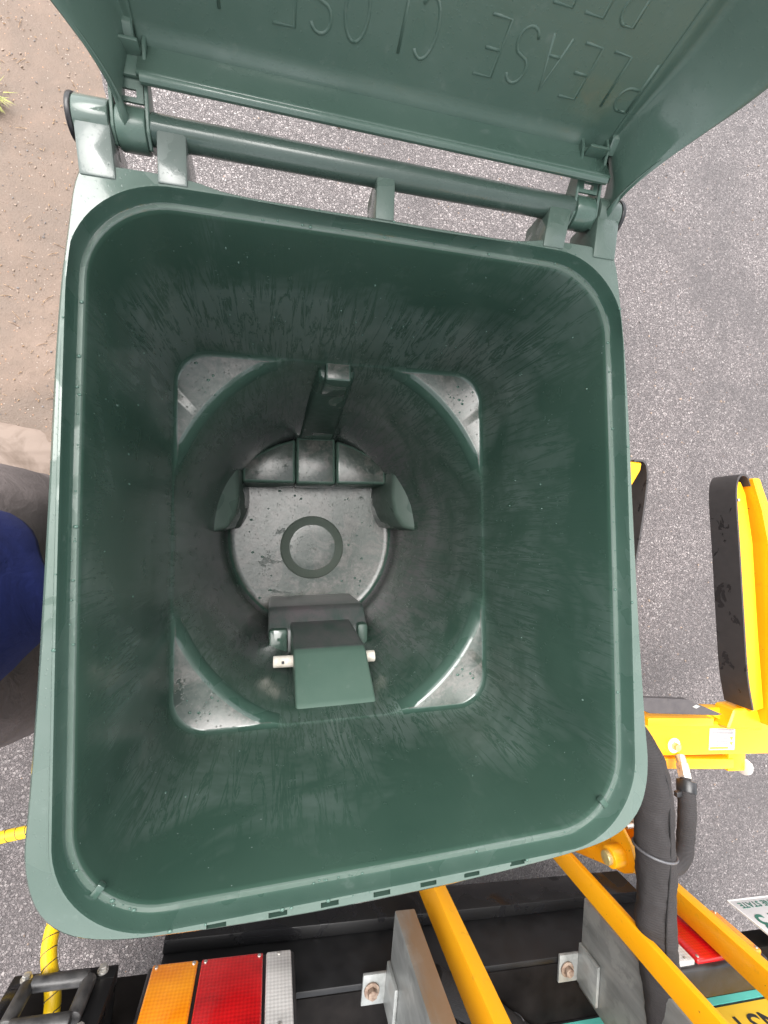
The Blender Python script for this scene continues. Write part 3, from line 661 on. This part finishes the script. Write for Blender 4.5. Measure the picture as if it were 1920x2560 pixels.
# galvanised posts with bolted feet
for (x, y, wd) in ((.139, -.802, .045), (.607, -.865, .050)):
    u, v = toloc(x, y)
    o = MB().box(u, u + wd, v - .20, v, .546, 1.45, .003).build("galvanised_post", M['galv'], tr)
    o.data.materials.append(M['galv_brown'])
    for p in o.data.polygons:
        if p.normal.y > .8 and x < .3: p.material_index = 1
    ft = MB().box(u - .056, u - .001, v - .185, v - .125, .5408, .5478, .001).box(u - .0075, u - .0006, v - .185, v - .100, .5479, .612, .001).build("foot_bracket", M['galv'], o)
    MB().cyl((u - .036, v - .155, .548), (u - .036, v - .155, .552), .0165, 24, .001).cyl((u - .036, v - .155, .551), (u - .036, v - .155, .562), .0105, 6, .001).build("bolt", M['rustbolt'], ft)
# printed panel above the deck
MB().box(.45, 1.45, -.36, -.1900, .5405, .900, .002).build("printed_panel", M['dark'], tr)
pn = [c for c in tr.children if c.name == "printed_panel"][0]
MB().box(.45, 1.45, -.195, -.1885, .5475, .5645, 0).build("teal_stripe", M['teal'], pn)
MB().box(.55, 1.45, -.195, -.1880, .5715, .88, 0).build("yellow_field", M['signyellow'], pn)
def chars(txt, size, pitch, mat, parent, u, v, z, name):
    for i, ch in enumerate(txt):
        if ch != ' ': link(name, text_mesh(ch, size), mat, parent, loc=(u - (i - (len(txt) - 1) / 2) * pitch, v, z), rot=(R(90), 0, R(180)))
chars("NSI", .085, .049, M['dark'], pn, 1.056, -.1874, .6225, "letter")
# number plate hanging at the far side
u, v = toloc(1.155, -1.05)
pl = MB().box(u - .008, u + .297, v - .004, v, .455, .607, .0015).build("number_plate", M['sticker'], tr)
MB().box(u - .0085, u + .2975, v - .0035, v + .0008, .4535, .4565, 0).box(u - .0085, u - .0060, v - .0035, v + .0008, .4565, .607, 0).build("plate_edge", M['white'], pl)
link("plate_text", text_mesh("SUNSHINE STATE", .026), M['greenprint'], pl, loc=(u + .112, v + .0006, .4745), rot=(R(90), 0, R(180)))
chars("GT B13", .085, .044, M['greenprint'], pl, u + .135, v + .0006, .533, "plate_digit")
# roller fairlead
fu0, fu1, fz0, fz1, fv = -.578, -.406, .528, .662, .040
fl_ = empty("roller_fairlead", (0, 0, 0), 0, tr)
MB().box(fu0, fu1, fv - .012, fv, fz0, fz0 + .026, .002).box(fu0, fu1, fv - .012, fv, fz1 - .026, fz1, .002).box(fu0, fu0 + .024, fv - .012, fv, fz0 + .0261, fz1 - .0261, .002).box(fu1 - .030, fu1, fv - .012, fv, fz0 + .0261, fz1 - .0261, .002).build("frame_plate", M['black'], fl_)
MB().box(fu1 - .012, fu1, fv - .10, fv - .0125, fz0, fz1, .002).build("mount_bracket", M['black'], fl_)
MB().box(fu0, fu0 + .012, fv - .10, fv - .0125, fz0, fz1, .002).build("mount_bracket", M['black'], fl_)
for z in (fz0 + .030, fz1 - .030): MB().cyl((fu0 + .040, fv + .008, z), (fu1 - .042, fv + .008, z), .0120, 24, .003).build("roller", M['roller'], fl_)
for x in (fu0 + .034, fu1 - .040): MB().cyl((x, fv + .006, fz0 + .030), (x, fv + .006, fz1 - .034), .0120, 24, .003).build("roller", M['roller'], fl_)
for x in (fu0 + .024, fu1 - .024):
    for z in (fz0 + .012, fz1 - .018): MB().cyl((x, fv, z), (x, fv + .004, z), .0095, 20, .001).cyl((x, fv + .003, z), (x, fv + .011, z), .0068, 6, .001).build("bolt", M['steel'], fl_)

# ------------------------------------------------------------------ yellow hose through the fairlead
hp = spline([(-.480, -1.10, .575), (-.494, -.88, .572), (-.500, -.82, .550), (-.528, -.768, .500), (-.530, -.70, .42), (-.545, -.655, .35), (-.59, -.650, .315), (-.68, -.668, .30), (-.86, -.69, .27), (-1.2, -.70, .15), (-1.8, -.72, .02)], 12)
ho = MB().tube(hp, .0130, 20).build("yellow_hose", M['hoseyellow'], None, True); tag(ho, "yellow hose wrapped in a thin black spiral running through the fairlead", "hose")
sp = []; acc = 0
for i in range(len(hp) - 1):
    for j in range(8):
        p = hp[i].lerp(hp[i + 1], j / 8); t_ = (hp[i + 1] - hp[i]).normalized(); acc += (hp[i + 1] - hp[i]).length / 8
        up = (Vector((0, 0, 1)) - t_ * t_.z).normalized(); w2 = t_.cross(up); a = acc / .022 * 2 * math.pi / 1.0
        sp.append(p + (up * math.cos(a) + w2 * math.sin(a)) * .0129)
MB().tube(sp, .0009, 5).build("spiral_seam", M['dark'], ho, True)

# ------------------------------------------------------------------ the bin lifter
lf = empty("bin_lifter", (.6, -.80, 0)); tag(lf, "yellow steel bin lifter with posts, cross beam and rubber faced grip arms", "lifter")
LI = Matrix.Translation((-.6, .80, 0))
def lb(m, name, mat, parent=None, smooth=30):
    o = m.build(name, mat, parent or lf, smooth)
    if parent is None: o.location = LI.translation
    return o
Y = M['yellow']
def post(x0, y0, t, d, z0, z1, yaw=-6):
    return lb(MB().box(0, t, -d, 0, z0, z1, .003, M=Matrix.Translation((x0, y0, 0)) @ Matrix.Rotation(R(yaw), 4, 'Z')), "lift_post", Y)
post(.238, -.795, .034, .060, .20, 1.55, -14); post(.590, -.785, .016, .048, .20, 1.55, -8); post(.917, -.936, .030, .058, .20, 1.55, -6)
# pivot plates with pin
pp = lb(MB().prism([(-.84, .43), (-.79, .40), (-.70, .470), (-.640, .560), (-.655, .615), (-.685, .650), (-.715, .662), (-.742, .652), (-.762, .625), (-.770, .600)], .652, .660, 'x', .0015, 1), "pivot_plate", Y)
lb(MB().prism([(-.70, .470), (-.640, .560), (-.655, .615), (-.685, .650), (-.715, .662), (-.742, .652), (-.762, .625), (-.760, .590), (-.72, .50)], .700, .708, 'x', .0015, 1), "pivot_plate", Y)
lb(MB().cyl((.62, -.725, .618), (.74, -.725, .618), .022, 28, .002), "pivot_boss", Y)
lb(MB().cyl((.610, -.725, .618), (.622, -.725, .618), .0145, 24, .002), "pivot_pin", M['brass'])
lb(MB().cyl((.668, -.665, .618), (.690, -.665, .618), .006, 12, .001).cyl((.688, -.665, .618), (.694, -.665, .618), .010, 6, .001), "bolt", M['steel'])
# cross beam
Mb = Matrix.Translation((.72, -.443, 0)) @ Matrix.Rotation(R(-6), 4, 'Z')
bmn = lb(MB().box(-.34, .62, -.080, 0, .545, .600, .003, M=Mb), "cross_beam", Y)
lb(MB().box(-.34, .62, .003, .030, .56, .592, .003, M=Mb).hull([Mb @ Vector(p) for p in ((.20, .03, .592), (.36, .035, .592), (.36, .004, .602), (.25, .004, .602), (.20, .03, .57), (.36, .035, .57))], .002, 1), "beam_rib", Y)
lb(MB().cyl(Mb @ Vector((.112, -.055, .600)), Mb @ Vector((.112, -.055, .6035)), .0175, 28, .001), "washer", M['white'])
lb(MB().cyl(Mb @ Vector((.112, -.055, .603)), Mb @ Vector((.112, -.055, .615)), .0095, 6, .001), "bolt", M['brass'])
st_ = lb(MB().box(.220, .300, -.068, -.016, .6001, .6008, M=Mb), "warning_sticker", M['sticker'])
ln = MB()
for k, (a, b, yv) in enumerate([(.224, .296, -.0190), (.228, .292, -.0222), (.224, .296, -.0254), (.226, .294, -.0286), (.224, .296, -.0318), (.226, .278, -.0362), (.230, .278, -.0400), (.240, .278, -.0438), (.225, .278, -.0476), (.225, .278, -.0530), (.226, .278, -.0568)]): ln.box(a, b, yv - .0007, yv + .0007, .6008, .6010, M=Mb)
ln.box(.2805, .2810, -.062, -.034, .6008, .6010, M=Mb)
o = ln.build("printed_lines", M['dark'], st_)
MB().box(.2225, .2798, -.0655, -.0605, .6008, .6011, M=Mb).build("yellow_band", M['signyellow'], st_)
for yv in (-.036, -.049): MB().prism([(.2835, yv), (.2945, yv), (.289, yv - .0095)], .6008, .6012, 'z', M=Mb).build("warning_triangle", M['signyellow'], st_)
# pad plate on top of the beam
lb(MB().prism([(.66, -.362), (.818, -.382), (.918, -.426), (.905, -.4275), (.712, -.4035), (.66, -.38)], .636, .650, 'z', .0012, 1), "rest_pad", M['padgrey'])
lb(MB().box(.0, .19, .004, .022, .598, .635, .002, M=Mb), "pad_support", Y)
for px, py in ((.685, -.374), (.842, -.400)): lb(MB().prism([(px - .011, py), (px, py + .0042), (px + .011, py - .001), (px, py - .005)], .6495, .6508, 'z', .0002, 1), "pad_screw", M['steel'])
# link rod under the beam
lb(MB().hull([Mb @ Vector(p) for p in ((.03, -.094, .555), (.03, -.124, .555), (.33, -.100, .555), (.33, -.128, .555), (.03, -.094, .580), (.03, -.120, .580), (.33, -.102, .580), (.33, -.128, .580))], .004, 2), "link_rod", Y)
lb(MB().box(.315, .372, -.135, -.050, .52, .576, .004, M=Mb), "link_end", Y)
lb(MB().cyl(Mb @ Vector((.375, -.128, .566)), Mb @ Vector((.385, -.128, .566)), .020, 28, .001), "washer", M['white'])
lb(MB().cyl(Mb @ Vector((.384, -.128, .566)), Mb @ Vector((.400, -.128, .566)), .0115, 6, .001), "bolt", M['steel'])
lb(MB().cyl(Mb @ Vector((.140, -.088, .53)), Mb @ Vector((.205, -.086, .525)), .013, 16), "cylinder_rod", M['steel'])
lb(MB().cyl(Mb @ Vector((.20, -.088, .525)), Mb @ Vector((.32, -.096, .525)), .021, 20), "cylinder", M['blackplastic'])
# grip arms with rubber belts
def belt(name, path, z0, z1, mat, th=.005):
    P = spline([(x, y, 0) for x, y in path], 8); V, F = [], []
    for i, p in enumerate(P):
        t_ = (P[min(i + 1, len(P) - 1)] - P[max(i - 1, 0)]).normalized(); nrm = Vector((-t_.y, t_.x, 0)) * th / 2
        V += [(p + nrm + Vector((0, 0, z0)))[:], (p + nrm + Vector((0, 0, z1)))[:], (p - nrm + Vector((0, 0, z1)))[:], (p - nrm + Vector((0, 0, z0)))[:]]
    for i in range(len(P) - 1):
        for k in range(4): F.append((4 * i + k, 4 * i + (k + 1) % 4, 4 * i + 4 + (k + 1) % 4, 4 * i + 4 + k))
    F += [(0, 1, 2, 3), tuple(4 * (len(P) - 1) + k for k in (3, 2, 1, 0))]
    o = raw(name, V, F, mat, lf, 40); o.location = LI.translation; return o
belt("grip_belt", [(1.010, -.425), (.997, -.34), (.992, -.20), (.988, -.05), (.984, .08), (.988, .125), (1.000, .145), (1.020, .143), (1.03, .12)], .582, .652, M['rubber'])
lb(MB().prism([(1.004, .128), (1.015, .132), (1.030, .10), (1.046, -.02), (1.052, -.25), (1.060, -.43), (1.022, -.436), (1.001, -.30), (.998, -.10), (.993, .06)], .600, .640, 'z', .002, 1), "grip_arm", Y)
lb(MB().prism([(1.0245, .138), (1.046, .138), (1.082, .045), (1.105, -.08), (1.12, -.30), (1.10, -.47), (1.062, -.47), (1.070, -.25), (1.066, -.02), (1.050, .06)], .606, .664, 'z', .003, 1), "arm_flange", Y)
lb(MB().prism([(.985, -.43), (1.055, -.43), (1.075, -.49), (.960, -.475)], .575, .628, 'z', .004, 1), "arm_root", Y)
for y_ in (.085, -.36): lb(MB().cyl((1.002, y_, .640), (1.002, y_, .6445), .0038, 10, .0006), "rivet", M['steel'])
belt("grip_belt", [(.640, -.22), (.676, -.10), (.702, .005), (.721, .10), (.726, .150), (.716, .172), (.69, .172)], .545, .650, M['rubber'])
lb(MB().prism([(.665, .171), (.712, .168), (.708, .150), (.672, .10), (.60, .02), (.60, .10)], .620, .650, 'z', .003, 1), "grip_arm", Y)
lb(MB().box(.46, .62, -.46, -.40, .54, .60, .004), "arm_root", Y)

# ------------------------------------------------------------------ hoses in woven sleeves
def wobble(P, rad, seed, amp=.08):
    return [rad * (1 + amp * noise.noise((i * .13, seed, 0)) + .04 * noise.noise((i * .5, seed, 3))) for i in range(len(P))]
P = spline([(.56, -.30, .60), (.610, -.400, .675), (.640, -.480, .715), (.640, -.570, .725), (.643, -.655, .725), (.636, -.720, .730), (.630, -.790, .735), (.625, -.85, .745), (.630, -.93, .755), (.625, -1.03, .765), (.62, -1.3, .75)], 12)
sl = MB().tube(P, wobble(P, .0365, 1), 32).build("sleeved_hose", M['sleeve'], None, True); tag(sl, "thick dark grey woven hose sleeve running past the lifter posts", "hose")
for v in sl.data.vertices:
    q = v.co; v.co = q + Vector((0, 0, .007 * noise.noise((q.x * 26, q.y * 18, q.z * 26)) + .003 * noise.noise((q.x * 60, q.y * 50, q.z * 60)))) + Vector((.003 * noise.noise((q.y * 20, 1, q.z * 30)), 0, 0))
seam = [p + Vector((-.004 + .010 * math.sin(i * .06), 0, .0365)) for i, p in enumerate(P)]
MB().tube(seam, .0016, 6).build("sleeve_seam", M['sleeve2'], sl, True)
tp = [Vector((.641, -.640, .7255)) + Vector((math.cos(a) * .0392, -.009 * math.cos(a), math.sin(a) * .0392)) for a in [2 * math.pi * k / 32 for k in range(33)]]
MB().tube(tp, .0026, 6).build("cable_tie", M['tie'], sl, True)
P2 = spline([(.822, -.570, .632), (.812, -.600, .645), (.806, -.640, .650), (.800, -.690, .650), (.790, -.712, .655), (.760, -.722, .670), (.70, -.72, .69), (.665, -.74, .70)], 10)
s2 = MB().tube(P2, [.012] * 8 + wobble(P2, .0185, 6)[8:], 24).build("branch_hose", M['sleeve'], None, True); tag(s2, "short black branch hose with a steel fitting beside the big sleeve", "hose")
MB().cyl((.834, -.548, .615), (.822, -.572, .634), .0145, 6, .001).cyl((.840, -.535, .604), (.833, -.550, .617), .011, 20).build("hose_fitting", M['steel'], s2)
MB().cyl((.822, -.574, .636), (.813, -.596, .644), .0205, 20, .002).box(.780, .796, -.600, -.588, .640, .650, .002).build("end_clip", M['blackplastic'], s2)
# dark sleeves lying on the deck
P3 = spline([(.22, -.955, .560), (.28, -1.00, .568), (.36, -1.06, .568), (.46, -1.15, .568), (.55, -1.26, .568), (.65, -1.4, .565)], 10)
d1 = MB().tube(P3, wobble(P3, .029, 9, .12), 24).build("deck_hose", M['sleeve2'], None, True); tag(d1, "black sleeved hose lying across the trailer deck under a cable tie", "hose")
P4 = spline([(.18, -1.01, .562), (.27, -1.07, .563), (.36, -1.14, .563), (.44, -1.22, .563), (.52, -1.4, .563)], 10)
d2 = MB().tube(P4, wobble(P4, .024, 12, .12), 20).build("deck_hose", M['sleeve2'], None, True); tag(d2, "thinner black hose on the deck nearer the brown-faced post", "hose")
for c_, r_ in ((Vector((.30, -1.02, .568)), .038), (Vector((.40, -1.10, .568)), .040)):
    tp = [c_ + Vector((math.cos(a) * r_ * .75, math.cos(a) * r_ * .45, math.sin(a) * r_ * .92)) for a in [2 * math.pi * k / 28 for k in range(29)]]
    MB().tube(tp, .0016, 6).build("cable_tie", M['tie'], d1, True)

# ------------------------------------------------------------------ the person standing beside the bin
def skin(name, joints, edges, mat, parent, sub=2, wr=0.0, ws=9, root=0):
    me = bpy.data.meshes.new(name); me.from_pydata([j[0] for j in joints], edges, []); o = bpy.data.objects.new(name, me); COL.objects.link(o)
    sk = o.modifiers.new("s", 'SKIN'); sk.use_smooth_shade = True
    for d, j in zip(me.skin_vertices[0].data, joints):
        r = j[1]; d.radius = (r, r) if isinstance(r, (int, float)) else r; d.use_root = False
    me.skin_vertices[0].data[root].use_root = True
    sb = o.modifiers.new("d", 'SUBSURF'); sb.levels = sub; sb.render_levels = sub
    m2 = bpy.data.meshes.new_from_object(o.evaluated_get(bpy.context.evaluated_depsgraph_get())); bpy.data.objects.remove(o)
    if wr:
        for v in m2.vertices:
            q = v.co; v.co = q + v.normal * wr * (noise.noise((q.x * ws, q.y * ws, q.z * ws * .8)) + .5 * noise.noise((q.x * ws * 2.6, q.y * ws * 2.6, q.z * ws * 1.6)))
    return link(name, m2, mat, parent, True)
pe = empty("person", (-.64, -.10, 0)); tag(pe, "person in navy shirt and grey trousers standing beside the bin", "person")
J = {'pel': ((.02, 0, .93), .12), 'wst': ((.045, 0, 1.06), .115), 'chs': ((.03, 0, 1.28), .135), 'nek': ((.03, 0, 1.46), .055), 'nk2': ((.045, 0, 1.52), .052), 'hd': ((.055, 0, 1.60), .082), 'hd2': ((.05, 0, 1.69), .080),
     'hl': ((.02, .085, .90), .085), 'kl': ((.055, .115, .50), .058), 'al': ((.00, .12, .09), .038), 'tl': ((.14, .13, .035), .034),
     'hr': ((.02, -.085, .90), .085), 'kr': ((.050, -.175, .50), .058), 'ar': ((-.03, -.20, .09), .038), 'tr': ((.11, -.215, .035), .034),
     'sl': ((.02, .17, 1.40), .055), 'el': ((-.05, .225, 1.13), .040), 'wl': ((-.02, .235, .90), .028), 'pl': ((-.005, .232, .84), (.038, .018)),
     'sr': ((.02, -.17, 1.40), .055), 'er': ((-.05, -.225, 1.13), .040), 'wr': ((-.02, -.235, .90), .028), 'pr': ((-.005, -.232, .84), (.038, .018))}
names = list(J); idx = {n: i for i, n in enumerate(names)}
E_ = [('pel', 'wst'), ('wst', 'chs'), ('chs', 'nek'), ('nek', 'nk2'), ('nk2', 'hd'), ('hd', 'hd2'), ('pel', 'hl'), ('hl', 'kl'), ('kl', 'al'), ('al', 'tl'), ('pel', 'hr'), ('hr', 'kr'), ('kr', 'ar'), ('ar', 'tr'), ('chs', 'sl'), ('sl', 'el'), ('el', 'wl'), ('wl', 'pl'), ('chs', 'sr'), ('sr', 'er'), ('er', 'wr'), ('wr', 'pr')]
jl = [J[n] for n in names]; el = [(idx[a], idx[b]) for a, b in E_]
for s_, p_ in ((1, 'pl'), (-1, 'pr')):               # five fingers on each hand
    base = Vector(J[p_][0])
    for k, (dx, ln_) in enumerate(((-.028, .052), (-.010, .062), (.009, .058), (.026, .045))):
        a = len(jl); jl += [((base.x + dx, base.y, base.z - .045), .009), ((base.x + dx + .004, base.y - s_ * .012, base.z - .045 - ln_ * .6), .008), ((base.x + dx + .006, base.y - s_ * .026, base.z - .045 - ln_), .007)]
        el += [(idx[p_], a), (a, a + 1), (a + 1, a + 2)]
    a = len(jl); jl += [((base.x + .045, base.y - s_ * .014, base.z - .005), .011), ((base.x + .055, base.y - s_ * .022, base.z - .04), .009)]; el += [(idx[p_], a), (a, a + 1)]
bd = skin("body", jl, el, M['skin'], pe, 2)
tz = skin("trousers", [((.015, 0, .97), .165), ((.015, 0, .84), .150), ((.03, .100, .78), .130), ((.060, .130, .56), .118), ((.020, .138, .30), .095), ((.0, .135, .09), .085), ((.03, -.100, .78), .130), ((.055, -.160, .56), .118), ((-.0, -.190, .30), .095), ((-.025, -.205, .09), .085)],
          [(0, 1), (1, 2), (2, 3), (3, 4), (4, 5), (1, 6), (6, 7), (7, 8), (8, 9)], M['denim'], pe, 3, .014, 9)
def loft(name, rings, mat, parent, n=56, wr=.006):
    V, F = [], []
    for (cx, cy, z, rx, ry) in rings:
        for k in range(n):
            a = 2 * math.pi * k / n; q = Vector((cx + rx * math.cos(a), cy + ry * math.sin(a), z + (.010 * math.cos(2 * a) + .014 * noise.noise((math.cos(a) * 2, math.sin(a) * 2, 2)) if z < .89 else 0)))
            d = wr * noise.noise((q.x * 8, q.y * 8, q.z * 3)) + wr * .5 * noise.noise((q.x * 22, q.y * 22, q.z * 6)); d += .010 * math.sin(7 * a + 3 * q.z) * max(0, min(1, (1.0 - z) / .2)); V.append((q.x + d * math.cos(a), q.y + d * math.sin(a), q.z))
    for i in range(len(rings) - 1):
        for k in range(n): F.append((i * n + k, i * n + (k + 1) % n, (i + 1) * n + (k + 1) % n, (i + 1) * n + k))
    F.append(tuple(range((len(rings) - 1) * n, len(rings) * n)))
    return raw(name, V, F, mat, parent, True)
sh = loft("shirt", [(.045, .020, .842, .178, .136), (.050, .022, .836, .186, .142), (.056, .024, .840, .190, .147), (.056, .025, .850, .191, .149), (.052, .025, .872, .188, .152), (.050, .025, .90, .186, .158), (.045, .02, .96, .184, .168), (.042, .02, 1.03, .184, .178), (.036, .01, 1.12, .172, .190), (.03, 0, 1.22, .160, .200), (.025, 0, 1.32, .145, .205), (.02, 0, 1.39, .115, .190), (.025, 0, 1.43, .085, .120), (.03, 0, 1.455, .070, .075)], M['shirt'], pe, 72, .014)
skin("sleeve", [((.02, .155, 1.38), .070), ((.0, .195, 1.31), .072), ((-.025, .215, 1.22), .070)], [(0, 1), (1, 2)], M['shirt'], pe, 2, .004)
skin("sleeve", [((.02, -.155, 1.38), .070), ((.0, -.195, 1.31), .072), ((-.025, -.215, 1.22), .070)], [(0, 1), (1, 2)], M['shirt'], pe, 2, .004)
for s_, x_ in ((.13, .05), (-.215, .02)): MB().hull([(x_ - .13, s_ - .04, 0), (x_ + .12, s_ - .05, 0), (x_ + .16, s_, 0), (x_ + .12, s_ + .05, 0), (x_ - .13, s_ + .04, 0), (x_ - .12, s_ - .035, .09), (x_ - .12, s_ + .035, .09), (x_ + .0, s_ - .035, .085), (x_ + .0, s_ + .035, .085), (x_ + .13, s_, .045), (x_ + .10, s_ + .04, .04), (x_ + .10, s_ - .04, .04)], .012, 2).build("shoe", M['shoe'], pe)
hd = Vector((.055, 0, 1.655))
m = MB(); b = bmesh.new(); bmesh.ops.create_uvsphere(b, u_segments=24, v_segments=14, radius=.1, matrix=Matrix.Translation(hd + Vector((-.012, 0, .025))) @ Matrix.Diagonal((1.02, .86, .98, 1)))
bmesh.ops.delete(b, geom=[v for v in b.verts if v.co.x > hd.x + .055 and v.co.z < hd.z + .055 or v.co.z < hd.z - .055], context='VERTS'); m._merge(b); m.build("hair", M['hair'], pe, True)
MB().hull([hd + Vector(p) for p in ((.075, -.016, -.03), (.075, .016, -.03), (.102, 0, -.024), (.082, 0, .02), (.07, 0, .025))], .004, 2).build("nose", M['skin'], pe)
for s_ in (1, -1):
    MB().lathe([(.0, -.006), (.010, -.004), (.012, .0), (.006, .006), (.001, .008)], hd + Vector((.070, s_ * .032, .012)), 14, 'x').build("eye", M['white'], pe)
    MB().hull([hd + Vector((-.01 + .02 * math.cos(a), s_ * (.076 + d), .0 + .032 * math.sin(a))) for a in [k * math.pi / 4 for k in range(8)] for d in (0, .012)], .003, 1).build("ear", M['skin'], pe)
MB().hull([hd + Vector(p) for p in ((.074, -.024, -.058), (.074, .024, -.058), (.086, 0, -.054), (.086, 0, -.064), (.076, 0, -.068))], .002, 1).build("mouth", M['leaf'], pe)

# ------------------------------------------------------------------ small things on the verge
gt = MB()
for k in range(46):
    a = random.random() * 6.28; r = .03 * random.random(); h = .02 + .055 * random.random(); d = Vector((math.cos(a), math.sin(a), 0)); q = Vector((-.925, 1.285, .005)) + d * r * .6
    s_ = Vector((-d.y, d.x, 0)) * .0016; t1 = q + d * h * .45 + Vector((0, 0, h * .7)); t2 = q + d * h * 1.1 + Vector((0, 0, h * .75))
    gt.quad(q - s_, q + s_, t1 + s_ * .8, t1 - s_ * .8); gt.quad(t1 - s_ * .8, t1 + s_ * .8, t2 + s_ * .1, t2 - s_ * .1)
o = gt.build("grass_tuft", M['grass'], None, False); tag(o, "small yellow green grass tuft growing in the sandy verge", "grass")
lt = MB()
for k in range(200):
    y_ = .35 + 1.5 * random.random(); x_ = -.95 + .28 * random.random(); a = random.random() * 6.28; ln_ = random.choice((.004, .006, .012, .03)); wd = .0012 if ln_ > .01 else ln_ * .5
    d = Vector((math.cos(a), math.sin(a), 0)) * ln_ / 2; s_ = Vector((-d.y, d.x, 0)).normalized() * wd / 2; q = Vector((x_, y_, .0095 + .002 * random.random()))
    lt.hull([q + d + s_, q + d - s_, q - d + s_, q - d - s_, q + Vector((0, 0, .0022))])
tag(lt.build("plant_litter", M['leaf'], None, False), "scattered dry stems and leaf bits on the sandy verge", "litter", kind='stuff')

# loose chips lying on the road and pebbles on the verge, far too many to count
def scatter(name, n, region, mats, sizes, label, cat):
    b = bmesh.new(); k = 0
    while k < n:
        x_, y_ = random.uniform(*region[0]), random.uniform(*region[1])
        on_verge = y_ > .05 and x_ < -.70
        if on_verge != (name == 'pebbles'): continue
        r = random.choice(sizes) * random.uniform(.7, 1.3); k += 1
        q = bmesh.ops.create_icosphere(b, subdivisions=1, radius=r, matrix=Matrix.Translation((x_, y_, (.008 if on_verge else .0) + r * .25)) @ Euler((0, 0, random.random() * 6.3)).to_matrix().to_4x4() @ Matrix.Diagonal((random.uniform(.8, 1.5), random.uniform(.6, 1), random.uniform(.45, .8), 1)))
        mi = random.randrange(len(mats))
        for v in q['verts']:
            v.co += Vector((random.uniform(-1, 1), random.uniform(-1, 1), random.uniform(-.5, .5))) * r * .22
            for f in v.link_faces: f.material_index = mi
    me = bpy.data.meshes.new(name); b.to_mesh(me); b.free()
    for m_ in mats: me.materials.append(m_)
    tag(link(name, me), label, cat, kind='stuff')
chips = [mat_simple('pale_stone_chip', (.22, .20, .195), (.34, .31, .30), .6, 90, .2), mat_simple('grey_stone_chip', (.10, .092, .092), (.17, .155, .155), .6, 90, .2), mat_simple('tan_stone_chip', (.22, .16, .12), (.32, .24, .19), .6, 90, .2)]
scatter('loose_chips', 2600, ((-1.0, 2.4), (-1.3, 2.6)), chips, (.0016, .0022, .003, .0042), 'loose stone chips scattered over the asphalt', 'gravel')
scatter('pebbles', 700, ((-1.1, -.70), (.06, 1.8)), chips[1:], (.0008, .0012, .0016, .0028), 'small pebbles scattered over the sandy verge', 'gravel')
